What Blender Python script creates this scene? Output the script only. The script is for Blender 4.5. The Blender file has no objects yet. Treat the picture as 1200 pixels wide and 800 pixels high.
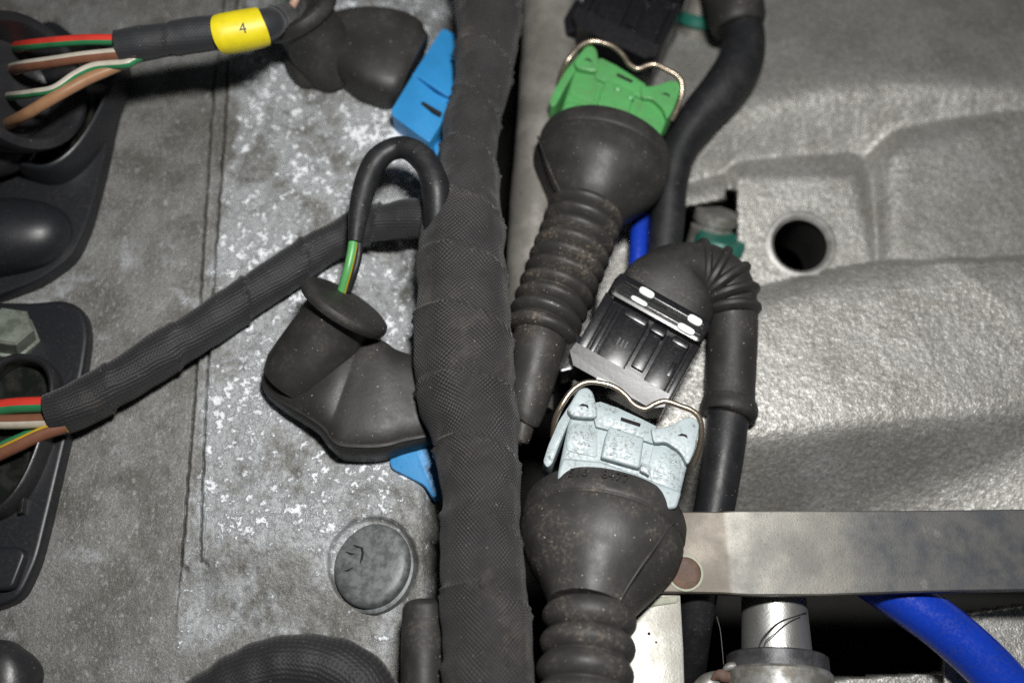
import bpy, bmesh, math
import numpy as np
from mathutils import Vector

# ------------------------------------------------------------------ camera, light, exposure
# Lengths below are written in units of 1/6 mm; S turns them into metres.
S = 1.0 / 6000.0
D = 1200.0           # camera height above the middle of the engine top (20 cm)
SL = 0.40            # the engine top leans away from the lens towards the top of the picture
scene = bpy.context.scene
cam_data = bpy.data.cameras.new("camera")
cam = bpy.data.objects.new("camera", cam_data)
scene.collection.objects.link(cam)
cam.location = (0, 0, D * S)
cam.rotation_euler = (0, 0, 0)
cam_data.sensor_width = 36.0
cam_data.lens = 36.0 * D / 1200.0
cam_data.clip_start = 0.005
cam_data.clip_end = 20.0
cam_data.dof.use_dof = True
cam_data.dof.focus_distance = (D - 118) * S
cam_data.dof.aperture_fstop = 9.5
scene.camera = cam

world = bpy.data.worlds.new("World")
scene.world = world
world.use_nodes = True
world.node_tree.nodes["Background"].inputs[0].default_value = (0.80, 0.90, 1.0, 1)
world.node_tree.nodes["Background"].inputs[1].default_value = 0.03

# the camera's built-in flash, above and a little right of the lens
fl = bpy.data.lights.new("flash", 'AREA')
fl.shape = 'RECTANGLE'; fl.size = 0.030; fl.size_y = 0.016
fl.energy = 0.64
fl.color = (1.0, 0.99, 0.965)
flash = bpy.data.objects.new("flash", fl)
scene.collection.objects.link(flash)
flash.location = (130 * S, 440 * S, (D + 10) * S)
_d = Vector((0, 0.0, 0.0)) - Vector(flash.location)
flash.rotation_euler = _d.to_track_quat('-Z', 'Y').to_euler()

scene.view_settings.view_transform = 'Standard'
scene.view_settings.look = 'None'
scene.view_settings.exposure = 0.0
scene.view_settings.gamma = 1.0
scene.render.engine = 'CYCLES'
scene.cycles.use_denoising = False
scene.cycles.max_bounces = 6

# ------------------------------------------------------------------ geometry helpers
UP = np.array([0, SL, 1.0]); UP /= np.linalg.norm(UP)      # normal of the engine top
COL = scene.collection


def W(x, y, h=0.0):
    """point seen at photo pixel x, y that stands h above the engine-top plane"""
    x = np.asarray(x, float); y = np.asarray(y, float); h = np.asarray(h, float)
    q = (400.0 - y) / D
    z = (h - SL * q * D) / (1 - SL * q)
    k = (D - z) / D
    return np.stack([(x - 600) * k, (400 - y) * k, z], -1)


def K(p):
    return (D - p[..., 2]) / D


def hsh(i, j, seed):
    n = (i * 374761393 + j * 668265263 + seed * 144269) & 0x7fffffff
    n = ((n ^ (n >> 13)) * 1274126177) & 0x7fffffff
    return ((n ^ (n >> 16)) & 0xffff) / 65535.0


def vnoise(x, y, p, seed=1):
    x = np.asarray(x, float) / p; y = np.asarray(y, float) / p
    i = np.floor(x).astype(np.int64); j = np.floor(y).astype(np.int64)
    fx = x - i; fy = y - j
    fx = fx * fx * (3 - 2 * fx); fy = fy * fy * (3 - 2 * fy)
    a = hsh(i, j, seed); b = hsh(i + 1, j, seed); c = hsh(i, j + 1, seed); d = hsh(i + 1, j + 1, seed)
    return (a * (1 - fx) + b * fx) * (1 - fy) + (c * (1 - fx) + d * fx) * fy - 0.5


def sstep(a, b, x):
    t = np.clip((x - a) / (b - a), 0, 1)
    return t * t * (3 - 2 * t)


def softp(x, w):
    return w * np.logaddexp(0, x / w)


def smax(a, b, w):
    return w * np.logaddexp(a / w, b / w)


def lin(x, pts):
    return np.interp(x, [p[0] for p in pts], [p[1] for p in pts])


def root_offset(o):
    v = Vector((0, 0, 0))
    while o is not None:
        v += o.location
        o = o.parent
    return np.array(v)


def mk(name, verts, faces, mats, parent=None, fmat=None, uvs=None, sharp=38, at=None, smooth=True):
    """one mesh object; verts in 1/6 mm world units, uvs per vertex"""
    v = np.asarray(verts, float) * S
    if parent is not None:
        off = root_offset(parent)
    elif at is not None:
        off = np.asarray(at, float) * S
    else:
        off = np.zeros(3)
    v = v - off
    me = bpy.data.meshes.new(name)
    me.from_pydata([tuple(p) for p in v], [], [tuple(int(i) for i in f) for f in faces])
    if not isinstance(mats, (list, tuple)):
        mats = [mats]
    for m in mats:
        me.materials.append(m)
    if fmat is not None:
        me.polygons.foreach_set("material_index", np.asarray(fmat, np.int32))
    if uvs is not None:
        ul = me.uv_layers.new(name="UVMap")
        li = np.zeros(len(me.loops), np.int32); me.loops.foreach_get("vertex_index", li)
        ul.data.foreach_set("uv", np.asarray(uvs, np.float32)[li].ravel())
    bm = bmesh.new(); bm.from_mesh(me)
    bmesh.ops.recalc_face_normals(bm, faces=bm.faces)
    if smooth:
        lim = math.radians(sharp)
        for f in bm.faces:
            f.smooth = True
        for e in bm.edges:
            if len(e.link_faces) == 2 and e.calc_face_angle(0) > lim:
                e.smooth = False
    bm.to_mesh(me); bm.free()
    o = bpy.data.objects.new(name, me)
    COL.objects.link(o)
    if parent is not None:
        o.parent = parent
    else:
        o.location = Vector(off)
    return o


def thing(name, label, cat, at, group=None):
    o = bpy.data.objects.new(name, None)
    COL.objects.link(o)
    o.empty_display_size = 0.004
    o.location = Vector(np.asarray(at, float) * S)
    tag(o, label, cat, group)
    return o


def tag(o, label, cat, group=None):
    o["label"] = label; o["category"] = cat
    if group:
        o["group"] = group
    return o


def catmull(P, sub):
    P = np.asarray(P, float)
    Q = np.vstack([2 * P[0] - P[1], P, 2 * P[-1] - P[-2]])
    out = []
    for i in range(1, len(Q) - 2):
        for t in np.linspace(0, 1, sub, endpoint=False):
            a, b, c, d = Q[i - 1], Q[i], Q[i + 1], Q[i + 2]
            out.append(0.5 * (2 * b + (c - a) * t + (2 * a - 5 * b + 4 * c - d) * t * t + (3 * b - a - 3 * c + d) * t ** 3))
    out.append(Q[-2])
    return np.array(out)


def sweep_data(st, seg=28, sub=8, ripple=None, frame='up', cap=True, smoothpath=True, wob=0.0, seed=3, straight=False):
    """stations (x, y, h, rx, rz, n): pixel path, height, half width, half depth (apparent), squareness"""
    A = []
    for s in st:
        s = list(s)
        if len(s) == 4: s.append(s[3])
        if len(s) == 5: s.append(2.0)
        A.append(s)
    A = np.array(A, float)
    if smoothpath:
        A = catmull(A, sub)
    A[:, 3:5] = np.maximum(A[:, 3:5], 0.05)
    C = W(A[:, 0], A[:, 1], A[:, 2])
    k = K(C)
    rx = A[:, 3] * k; rz = A[:, 4] * k; n = A[:, 5]
    T = np.gradient(C, axis=0)
    if straight:
        T[:] = C[-1] - C[0]
    T /= np.linalg.norm(T, axis=1)[:, None]
    ds = np.r_[0, np.cumsum(np.linalg.norm(np.diff(C, axis=0), axis=1))]
    U = np.zeros_like(C)
    if frame == 'up':
        for i in range(len(C)):
            u = UP - (UP @ T[i]) * T[i]
            U[i] = u / np.linalg.norm(u)
    else:
        u = UP - (UP @ T[0]) * T[0]
        for i in range(len(C)):
            u = u - (u @ T[i]) * T[i]
            u /= np.linalg.norm(u)
            U[i] = u
    Sd = np.cross(T, U)
    th = -math.pi / 2 + np.arange(seg + 1) * 2 * math.pi / seg       # seam underneath, doubled for the UVs
    V = np.zeros((len(C), seg + 1, 3)); UV = np.zeros((len(C), seg + 1, 2))
    rref = float(np.mean((rx + rz) / 2))
    for i in range(len(C)):
        c, s_ = np.cos(th), np.sin(th)
        e = 2.0 / n[i]
        cx = np.sign(c) * np.abs(c) ** e; sz = np.sign(s_) * np.abs(s_) ** e
        dr = np.zeros(seg + 1)
        if ripple is not None:
            dr = dr + ripple(ds[i], th)
        if wob:
            dr = dr + wob * vnoise(np.full(seg + 1, ds[i]), np.cos(th) * rref + 500, 26, seed) * 2 \
                    + wob * vnoise(np.full(seg + 1, ds[i]), np.sin(th) * rref + 900, 13, seed + 5)
        dr = dr * k[i]
        V[i] = C[i] + Sd[i] * ((rx[i] + dr) * cx)[:, None] + U[i] * ((rz[i] + dr) * sz)[:, None]
        UV[i, :, 0] = ds[i]; UV[i, :, 1] = th * rref
    m = len(C)
    V[:, seg] = V[:, 0]
    verts = V.reshape(-1, 3); uv = UV.reshape(-1, 2) / 100.0
    faces = []; th_mid = []
    for i in range(m - 1):
        for j in range(seg):
            a = i * (seg + 1) + j
            faces.append((a, a + 1, a + seg + 2, a + seg + 1)); th_mid.append(th[j] + math.pi / seg)
    if cap:
        nv = len(verts)
        verts = np.vstack([verts, C[:1], C[-1:]]); uv = np.vstack([uv, uv[:1], uv[-1:]])
        for j in range(seg):
            faces.append((nv, j + 1, j)); th_mid.append(0)
            b = (m - 1) * (seg + 1)
            faces.append((nv + 1, b + j, b + j + 1)); th_mid.append(0)
    return verts, faces, uv, np.array(th_mid), C, T, U, Sd


def sweep(name, st, mat, parent=None, two=None, at=None, sharp=50, **kw):
    verts, faces, uv, thm, *_ = sweep_data(st, **kw)
    fm = None
    if two is not None:                       # (second material, angle from, angle to)
        fm = ((thm > two[1]) & (thm < two[2])).astype(int)
        mat = [mat, two[0]]
    # weld the doubled seam only in shading terms: smooth either side of a seam that lies underneath
    return mk(name, verts, faces, mat, parent, fmat=fm, uvs=uv, sharp=sharp, at=at)


def lathe(name, c, axis, prof, mat, parent=None, seg=40, at=None, sharp=38, sq=1.0, close=True):
    """profile (t along axis, radius) about a world axis through the point c"""
    axis = np.asarray(axis, float); axis /= np.linalg.norm(axis)
    ref = np.array([1.0, 0, 0]) if abs(axis[0]) < 0.8 else np.array([0, 1.0, 0])
    a = ref - (ref @ axis) * axis; a /= np.linalg.norm(a)
    b = np.cross(axis, a)
    th = np.arange(seg) * 2 * math.pi / seg
    V = []; F = []
    for t, r in prof:
        V.append(c + axis * t + np.outer(np.cos(th) * r, a) + np.outer(np.sin(th) * r * sq, b))
    m = len(prof)
    V = np.vstack(V)
    for i in range(m - 1):
        for j in range(seg):
            F.append((i * seg + j, i * seg + (j + 1) % seg, (i + 1) * seg + (j + 1) % seg, (i + 1) * seg + j))
    if close:
        F.append(tuple(range(seg)))
        F.append(tuple(range((m - 1) * seg, m * seg)))
    return mk(name, V, F, mat, parent, at=at, sharp=sharp)


def roundpoly(pts, r, n=4):
    out = []
    P = [np.array(p[:2], float) for p in pts]
    m = len(P)
    for i in range(m):
        a, b, c = P[i - 1], P[i], P[(i + 1) % m]
        u = a - b; v = c - b
        lu, lv = np.linalg.norm(u), np.linalg.norm(v)
        rr = min(r, lu * 0.45, lv * 0.45)
        p0 = b + u / lu * rr; p1 = b + v / lv * rr
        for t in np.linspace(0, 1, n):
            out.append((1 - t) ** 2 * p0 + 2 * t * (1 - t) * b + t * t * p1)
    return out


def prism(name, pts, h, depth, mat, parent=None, bevel=2.0, segs=2, rnd=0, at=None, sharp=38, drop=None):
    """plate whose upper outline is seen at the pixels pts, extruded down along the engine's normal"""
    if rnd:
        pts = roundpoly(pts, rnd)
    pts = [np.asarray(p, float) for p in pts]
    hh = [(h(p[0], p[1]) if callable(h) else h) for p in pts]
    top = np.array([W(p[0], p[1], q) for p, q in zip(pts, hh)])
    ext = -UP if drop is None else np.asarray(drop, float)
    bot = top + ext * depth
    bm = bmesh.new()
    vt = [bm.verts.new(p) for p in top]; vb = [bm.verts.new(p) for p in bot]
    ft = bm.faces.new(vt)
    bm.faces.new(list(reversed(vb)))
    n = len(vt)
    for i in range(n):
        bm.faces.new((vt[i], vb[i], vb[(i + 1) % n], vt[(i + 1) % n]))
    bmesh.ops.recalc_face_normals(bm, faces=bm.faces)
    if bevel:
        ed = list(ft.edges)
        if not rnd:
            ed += [e for e in bm.edges if (e.verts[0] in vt) != (e.verts[1] in vt)]
        bmesh.ops.bevel(bm, geom=ed, offset=bevel, segments=segs, profile=0.6, affect='EDGES', clamp_overlap=True)
    bm.verts.index_update()
    V = [tuple(v.co) for v in bm.verts]; F = [[v.index for v in f.verts] for f in bm.faces]
    bm.free()
    return mk(name, V, F, mat, parent, at=at, sharp=sharp)


def text_pts(body, fn, name, mat, parent, size, depth=0.6):
    """raised lettering: fn(tx, ty, up) places each vertex"""
    cu = bpy.data.curves.new(name, 'FONT')
    cu.body = body; cu.size = size; cu.extrude = depth; cu.align_x = 'CENTER'; cu.align_y = 'CENTER'
    cu.resolution_u = 3
    tmp = bpy.data.objects.new(name + "_tmp", cu)
    COL.objects.link(tmp)
    bpy.context.view_layer.update()
    dg = bpy.context.evaluated_depsgraph_get()
    me = bpy.data.meshes.new_from_object(tmp.evaluated_get(dg))
    V = [fn(v.co.x, v.co.y, v.co.z) for v in me.vertices]
    F = [tuple(p.vertices) for p in me.polygons]
    bpy.data.objects.remove(tmp); bpy.data.curves.remove(cu); bpy.data.meshes.remove(me)
    return mk(name, V, F, mat, parent, smooth=False)


def grid_mesh(xs, ys, H, skirt):
    X, Y = np.meshgrid(xs, ys)
    P = W(X, Y, H(X, Y))
    ny, nx = X.shape
    V = P.reshape(-1, 3)
    idx = np.arange(nx * ny).reshape(ny, nx)
    F = np.stack([idx[:-1, :-1], idx[1:, :-1], idx[1:, 1:], idx[:-1, 1:]], -1).reshape(-1, 4).tolist()
    ring = list(idx[0, :]) + list(idx[1:, -1]) + list(idx[-1, -2::-1]) + list(idx[-2:0:-1, 0])
    base = len(V)
    low = V[ring].copy()
    hcur = (low @ UP)
    low = low - np.outer(hcur - (-skirt), UP)
    V = np.vstack([V, low])
    n = len(ring)
    for i in range(n):
        j = (i + 1) % n
        F.append((ring[i], ring[j], base + j, base + i))
    F.append(tuple(range(base, base + n)))
    return V, F


# ------------------------------------------------------------------ materials
class NT:
    def __init__(self, name):
        self.m = bpy.data.materials.new(name)
        self.m.use_nodes = True
        self.t = self.m.node_tree
        self.b = self.t.nodes["Principled BSDF"]
        tc = self.t.nodes.new("ShaderNodeTexCoord")
        vm = self.t.nodes.new("ShaderNodeVectorMath"); vm.operation = 'SCALE'
        vm.inputs[3].default_value = 6000.0
        self.t.links.new(tc.outputs['Object'], vm.inputs[0])
        self.obj = vm.outputs[0]
        self.uv = tc.outputs['UV']

    def link(self, a, b):
        if hasattr(a, 'is_linked') or hasattr(a, 'links'):
            self.t.links.new(a, b)
        else:
            b.default_value = a

    def map(self, vec, scale):
        n = self.t.nodes.new("ShaderNodeVectorMath"); n.operation = 'MULTIPLY'
        self.t.links.new(vec, n.inputs[0]); n.inputs[1].default_value = scale
        return n.outputs[0]

    def noise(self, p, detail=3, rough=0.55, vec=None, lac=2.0, dist=0.0):
        n = self.t.nodes.new("ShaderNodeTexNoise")
        self.t.links.new(vec if vec is not None else self.obj, n.inputs['Vector'])
        n.inputs['Scale'].default_value = 1.0 / p
        n.inputs['Detail'].default_value = detail
        n.inputs['Roughness'].default_value = rough
        n.inputs['Lacunarity'].default_value = lac
        n.inputs['Distortion'].default_value = dist
        return n.outputs[0]

    def vor(self, p, vec=None, feature='F1'):
        n = self.t.nodes.new("ShaderNodeTexVoronoi"); n.feature = feature
        self.t.links.new(vec if vec is not None else self.obj, n.inputs['Vector'])
        n.inputs['Scale'].default_value = 1.0 / p
        return n.outputs['Distance']

    def ramp(self, f, a, b, lo=0.0, hi=1.0):
        n = self.t.nodes.new("ShaderNodeMapRange"); n.interpolation_type = 'SMOOTHSTEP'
        self.link(f, n.inputs['Value'])
        n.inputs['From Min'].default_value = a; n.inputs['From Max'].default_value = b
        n.inputs['To Min'].default_value = lo; n.inputs['To Max'].default_value = hi
        return n.outputs[0]

    def math(self, op, a, b=None):
        n = self.t.nodes.new("ShaderNodeMath"); n.operation = op
        self.link(a, n.inputs[0])
        if b is not None:
            self.link(b, n.inputs[1])
        return n.outputs[0]

    def mix(self, f, a, b):
        n = self.t.nodes.new("ShaderNodeMix"); n.data_type = 'RGBA'
        self.link(f, n.inputs[0])
        for v, s in ((a, n.inputs[6]), (b, n.inputs[7])):
            if isinstance(v, tuple):
                s.default_value = (*v, 1) if len(v) == 3 else v
            else:
                self.t.links.new(v, s)
        return n.outputs[2]

    def sep(self, vec):
        n = self.t.nodes.new("ShaderNodeSeparateXYZ"); self.t.links.new(vec, n.inputs[0])
        return n.outputs

    def col(self, c):
        s = self.b.inputs['Base Color']
        if isinstance(c, tuple):
            s.default_value = (*c, 1)
        else:
            self.t.links.new(c, s)

    def set(self, **kw):
        names = dict(rough='Roughness', metal='Metallic', spec='Specular IOR Level', sheen='Sheen Weight',
                     coat='Coat Weight', sub='Subsurface Weight')
        for a, v in kw.items():
            self.link(v, self.b.inputs[names[a]])

    def bump(self, h, dist_px=1.0, strength=1.0):
        n = self.t.nodes.new("ShaderNodeBump")
        self.t.links.new(h, n.inputs['Height'])
        n.inputs['Distance'].default_value = dist_px * S
        n.inputs['Strength'].default_value = strength
        if self.b.inputs['Normal'].is_linked:
            prev = self.b.inputs['Normal'].links[0].from_socket
            self.t.links.new(prev, n.inputs['Normal'])
        self.t.links.new(n.outputs[0], self.b.inputs['Normal'])


def mat_cover():
    n = NT("corroded_cast_metal")
    x, y, z = n.sep(n.obj)
    big = n.noise(70, 5, 0.65)
    grain = n.noise(2.0, 2, 0.6)
    base = n.mix(n.ramp(big, 0.36, 0.64), (0.145, 0.139, 0.124), (0.27, 0.27, 0.26))
    base = n.mix(n.ramp(grain, 0.35, 0.65, 0.45, 0), base, (0.06, 0.056, 0.05))
    # fine flecks drawn out along the casting
    st = n.map(n.obj, (1.0, 0.55, 0.55))
    fl_ = n.noise(3.6, 3, 0.7, st)
    base = n.mix(n.ramp(fl_, 0.55, 0.70, 0, 0.7), base, (0.36, 0.37, 0.37))
    base = n.mix(n.ramp(n.noise(9, 4, 0.7, st), 0.60, 0.68, 0, 0.6), base, (0.42, 0.43, 0.44))
    # white oxide bloom on the raised half of the casting
    edge = n.math('ADD', x, n.math('MULTIPLY', n.math('SUBTRACT', n.noise(50, 4), 0.5), 50.0))
    zone = n.math('MULTIPLY', n.math('MULTIPLY', n.ramp(edge, -366, -345), n.ramp(y, -270, -130, 0.55, 1.0)), 0.18)
    bl = n.noise(64, 9, 0.70, None, 2.1, 0.3)
    m = n.ramp(n.math('ADD', bl, zone), 0.57, 0.73)
    base = n.mix(n.math('MULTIPLY', m, 0.75), base, (0.45, 0.47, 0.49))
    sp = n.noise(11, 6, 0.74)
    m2 = n.ramp(n.math('ADD', n.math('ADD', sp, zone), n.math('MULTIPLY', n.math('SUBTRACT', bl, 0.5), 0.55)), 0.685, 0.79)
    base = n.mix(m2, base, (0.85, 0.87, 0.90))
    dk = n.noise(20, 7, 0.72)
    base = n.mix(n.ramp(dk, 0.56, 0.70, 0, 0.6), base, (0.088, 0.082, 0.070))
    n.col(base)
    n.set(rough=n.ramp(sp, 0.3, 0.7, 0.36, 0.60), metal=0.30, spec=0.5)
    n.bump(n.noise(30, 4), 2.5, 0.5)
    n.bump(n.noise(4.2, 5, 0.75), 1.5, 0.9)
    n.bump(m2, 1.4, 0.8)
    return n.m


def mat_manifold():
    n = NT("rough_cast_aluminium")
    a = n.noise(80, 4)
    f = n.noise(5.0, 3, 0.6)
    g = n.noise(2.2, 2, 0.6)
    c = n.mix(n.ramp(a, 0.3, 0.7), (0.35, 0.34, 0.31), (0.45, 0.445, 0.42))
    c = n.mix(n.ramp(f, 0.50, 0.66, 0, 0.6), c, (0.68, 0.68, 0.66))
    c = n.mix(n.ramp(f, 0.34, 0.48, 0.55, 0), c, (0.17, 0.17, 0.158))
    c = n.mix(n.ramp(g, 0.32, 0.48, 0.5, 0), c, (0.15, 0.15, 0.14))
    st = n.noise(26, 5, 0.65)
    c = n.mix(n.ramp(st, 0.64, 0.78, 0, 0.5), c, (0.24, 0.20, 0.14))
    c = n.mix(n.ramp(n.noise(120, 5, 0.6), 0.50, 0.68, 0, 0.4), c, (0.24, 0.235, 0.21))
    n.col(c)
    n.set(rough=n.ramp(f, 0.3, 0.7, 0.56, 0.42), metal=0.6)
    n.bump(n.noise(24, 3), 1.0, 0.3)
    n.bump(f, 1.5, 0.7)
    n.bump(g, 0.8, 0.9)
    return n.m


def mat_tape(name="woven_cloth_tape", period=2.3, col=(0.026, 0.024, 0.0245), dust=0.32, lines=0.0, con=0.9):
    n = NT(name)
    uvp = n.map(n.uv, (100, 100, 100))
    u, v, _ = n.sep(uvp)
    d = n.noise(30, 2)
    du = n.math('MULTIPLY', n.math('SUBTRACT', d, 0.5), 9.0)
    f = math.pi / period
    u2 = n.math('ADD', u, du)
    v2 = n.math('ADD', n.math('ADD', v, n.math('MULTIPLY', u, 0.10)), n.math('MULTIPLY', du, 0.6))
    su = n.math('SINE', n.math('MULTIPLY', u2, f))
    sv = n.math('SINE', n.math('MULTIPLY', v2, f * 1.05))
    w = n.math('MULTIPLY', su, sv)                        # plain weave: raised where warp crosses over weft
    if lines:
        w = n.math('ADD', n.math('MULTIPLY', w, 1 - lines), n.math('MULTIPLY', sv, lines))
    thread = n.ramp(w, -0.7, 0.95)
    grime = n.noise(40, 4, 0.6)
    hi = tuple(c * (1 + 0.75 * con) for c in col); lo = tuple(c * (1 - 0.55 * con) for c in col)
    wear = n.ramp(grime, 0.35, 0.65, 0.25, 1.0)
    c = n.mix(n.math('MULTIPLY', thread, wear), lo, hi)
    c = n.mix(n.ramp(n.noise(55, 5, 0.7), 0.52, 0.72, 0, dust), c, (0.13, 0.105, 0.085))
    sp = n.noise(3.2, 1, 0.5)
    c = n.mix(n.ramp(sp, 0.76, 0.80, 0, 0.6), c, (0.30, 0.28, 0.26))
    n.col(c)
    n.set(rough=0.62, spec=0.42, sheen=0.12)
    n.bump(n.noise(45, 3), 4.0, 0.5)
    n.bump(w, 1.0, 0.62 * con)
    return n.m


def mat_rubber(name="black_rubber", col=(0.023, 0.0225, 0.022), dust=0.35, rough=0.52, dcol=(0.15, 0.125, 0.10)):
    n = NT(name)
    g = n.noise(46, 5, 0.65)
    f = n.noise(4.0, 3, 0.65)
    c = n.mix(n.ramp(g, 0.35, 0.7, 0, 0.55), col, tuple(k * 1.7 for k in col))
    dm = n.math('MULTIPLY', n.ramp(g, 0.46, 0.68), n.ramp(f, 0.45, 0.68))
    c = n.mix(n.math('MULTIPLY', dm, dust), c, dcol)
    sp = n.noise(3.4, 1, 0.5)
    c = n.mix(n.ramp(sp, 0.74, 0.79, 0, min(1, dust * 2)), c, (0.40, 0.36, 0.30))
    n.col(c)
    n.set(rough=n.ramp(g, 0.3, 0.7, rough - 0.08, rough + 0.12), spec=0.36)
    n.bump(n.noise(34, 3), 1.6, 0.35)
    n.bump(f, 0.5, 0.35)
    return n.m


def mat_plastic(name, col, dirt=0.4, rough=0.42, dcol=(0.11, 0.095, 0.075), p=30, bmp=1.0):
    n = NT(name)
    g = n.noise(p, 5, 0.65)
    f = n.noise(3.6, 2, 0.6)
    c = n.mix(n.ramp(g, 0.3, 0.7, 0, 0.35), col, tuple(k * 0.72 for k in col))
    dm = n.math('MULTIPLY', n.ramp(g, 0.42, 0.66), n.ramp(f, 0.47, 0.66))
    c = n.mix(n.math('MULTIPLY', dm, dirt), c, dcol)
    c = n.mix(n.ramp(n.noise(2.6, 1), 0.72, 0.77, 0, dirt), c, tuple(k * 0.4 for k in dcol))
    n.col(c)
    rv = 0.2 if bmp > 0.5 else 0.05
    n.set(rough=n.ramp(f, 0.3, 0.7, rough - rv * 0.3, rough + rv * 0.7), spec=0.5)
    n.bump(f, 0.35 * bmp, 0.3)
    n.bump(n.noise(24, 2), 0.7 * bmp, 0.25)
    return n.m


def mat_steel(name, c0, c1, stain=(0.18, 0.11, 0.06), sm=0.4, rough=0.42, metal=0.75, p=45, fine=2.6):
    n = NT(name)
    a = n.noise(p, 4, 0.6)
    f = n.noise(fine, 3, 0.6)
    c = n.mix(n.ramp(a, 0.38, 0.62), c0, c1)
    c = n.mix(n.ramp(f, 0.58, 0.74, 0, 0.55), c, tuple(k * 0.35 for k in c0))
    c = n.mix(n.ramp(n.noise(p * 0.8, 5, 0.65), 0.58, 0.76, 0, sm), c, stain)
    n.col(c)
    n.set(rough=n.ramp(a, 0.3, 0.7, rough - 0.06, rough + 0.12), metal=metal)
    n.bump(n.noise(18, 4), 1.0, 0.4)
    n.bump(f, 0.5, 0.4)
    return n.m


def mat_wire(name, col, rough=0.38):
    n = NT(name)
    g = n.noise(14, 3)
    n.col(n.mix(n.ramp(g, 0.35, 0.75, 0, 0.4), col, tuple(k * 0.62 for k in col)))
    n.set(rough=rough, spec=0.5)
    n.bump(g, 0.8, 0.3)
    return n.m


M_COVER = mat_cover(); M_MANI = mat_manifold()
M_TAPE = mat_tape(); M_TAPE2 = mat_tape("branch_cloth_tape", 2.0, (0.020, 0.0205, 0.0225), 0.12, 0.6, 0.6)
M_TAPE3 = mat_tape("smooth_cloth_tape", 2.0, (0.021, 0.0225, 0.026), 0.08, 0.3, 0.3)
M_TAPE4 = mat_tape("sleeve_cloth", 2.3, (0.017, 0.017, 0.018), 0.25, 0.5, 0.6)
M_RUB = mat_rubber(); M_RUBD = mat_rubber("dusty_rubber", (0.034, 0.0325, 0.031), 0.9, 0.50)
M_RUBG = mat_rubber("dusty_ribbed_rubber", (0.031, 0.029, 0.027), 0.8, 0.50, (0.20, 0.16, 0.12))
M_RUBS = mat_rubber("smooth_rubber", (0.018, 0.018, 0.020), 0.12, 0.34)
M_RUBM = mat_rubber("matt_boot_rubber", (0.025, 0.024, 0.023), 0.30, 0.52)
M_CABLE = mat_rubber("black_cable_sheath", (0.013, 0.0135, 0.015), 0.18, 0.46)
M_BLK = mat_plastic("glossy_black_plastic", (0.010, 0.010, 0.012), 0.12, 0.28, (0.13, 0.105, 0.085), 30, 0.25)
M_COIL = mat_plastic("black_coil_plastic", (0.014, 0.015, 0.018), 0.22, 0.40, (0.07, 0.065, 0.06), 30, 0.4)
M_GREY = mat_plastic("pale_blue_grey_plastic", (0.36, 0.425, 0.445), 0.9, 0.40, (0.13, 0.12, 0.10), 26)
M_GREEN = mat_plastic("green_plastic", (0.09, 0.34, 0.105), 0.8, 0.36, (0.14, 0.16, 0.09), 26)
M_BLUE = mat_plastic("sky_blue_plastic", (0.03, 0.25, 0.56), 0.12, 0.40, (0.02, 0.05, 0.10), 40)
M_HOSE = mat_plastic("royal_blue_hose", (0.007, 0.042, 0.42), 0.30, 0.27, (0.05, 0.06, 0.10), 34)
M_YEL = mat_wire("yellow_marker", (0.80, 0.66, 0.015), 0.45)
M_PRINT = mat_wire("black_print", (0.02, 0.02, 0.02), 0.6)
M_WHITE = mat_wire("white_paint", (0.82, 0.86, 0.84), 0.5)
M_CLIP = mat_steel("tarnished_spring_wire", (0.50, 0.42, 0.33), (0.36, 0.29, 0.22), (0.16, 0.09, 0.05), 0.5, 0.32, 0.9, 16, 2)
def mat_strap():
    n = NT("weathered_strap_metal")
    x, y, z = n.sep(n.obj)
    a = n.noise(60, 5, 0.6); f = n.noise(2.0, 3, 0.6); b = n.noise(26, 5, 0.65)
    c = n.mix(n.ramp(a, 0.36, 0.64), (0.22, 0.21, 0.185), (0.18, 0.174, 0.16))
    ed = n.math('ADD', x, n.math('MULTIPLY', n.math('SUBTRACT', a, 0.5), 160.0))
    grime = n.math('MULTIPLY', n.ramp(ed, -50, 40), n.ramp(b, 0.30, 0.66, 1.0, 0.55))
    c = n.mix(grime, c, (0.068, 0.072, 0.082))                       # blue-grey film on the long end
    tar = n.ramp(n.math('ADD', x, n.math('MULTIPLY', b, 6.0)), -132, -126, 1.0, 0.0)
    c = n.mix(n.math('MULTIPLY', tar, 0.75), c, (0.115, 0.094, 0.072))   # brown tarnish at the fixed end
    c = n.mix(n.ramp(f, 0.56, 0.70, 0, 0.6), c, (0.09, 0.088, 0.08))
    c = n.mix(n.ramp(n.noise(40, 6, 0.7), 0.62, 0.72, 0, 0.5), c, (0.27, 0.265, 0.245))
    n.col(c)
    n.set(rough=n.ramp(a, 0.3, 0.7, 0.46, 0.60), metal=0.40)
    n.bump(n.noise(18, 4), 0.6, 0.35); n.bump(f, 0.5, 0.4)
    return n.m


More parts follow.
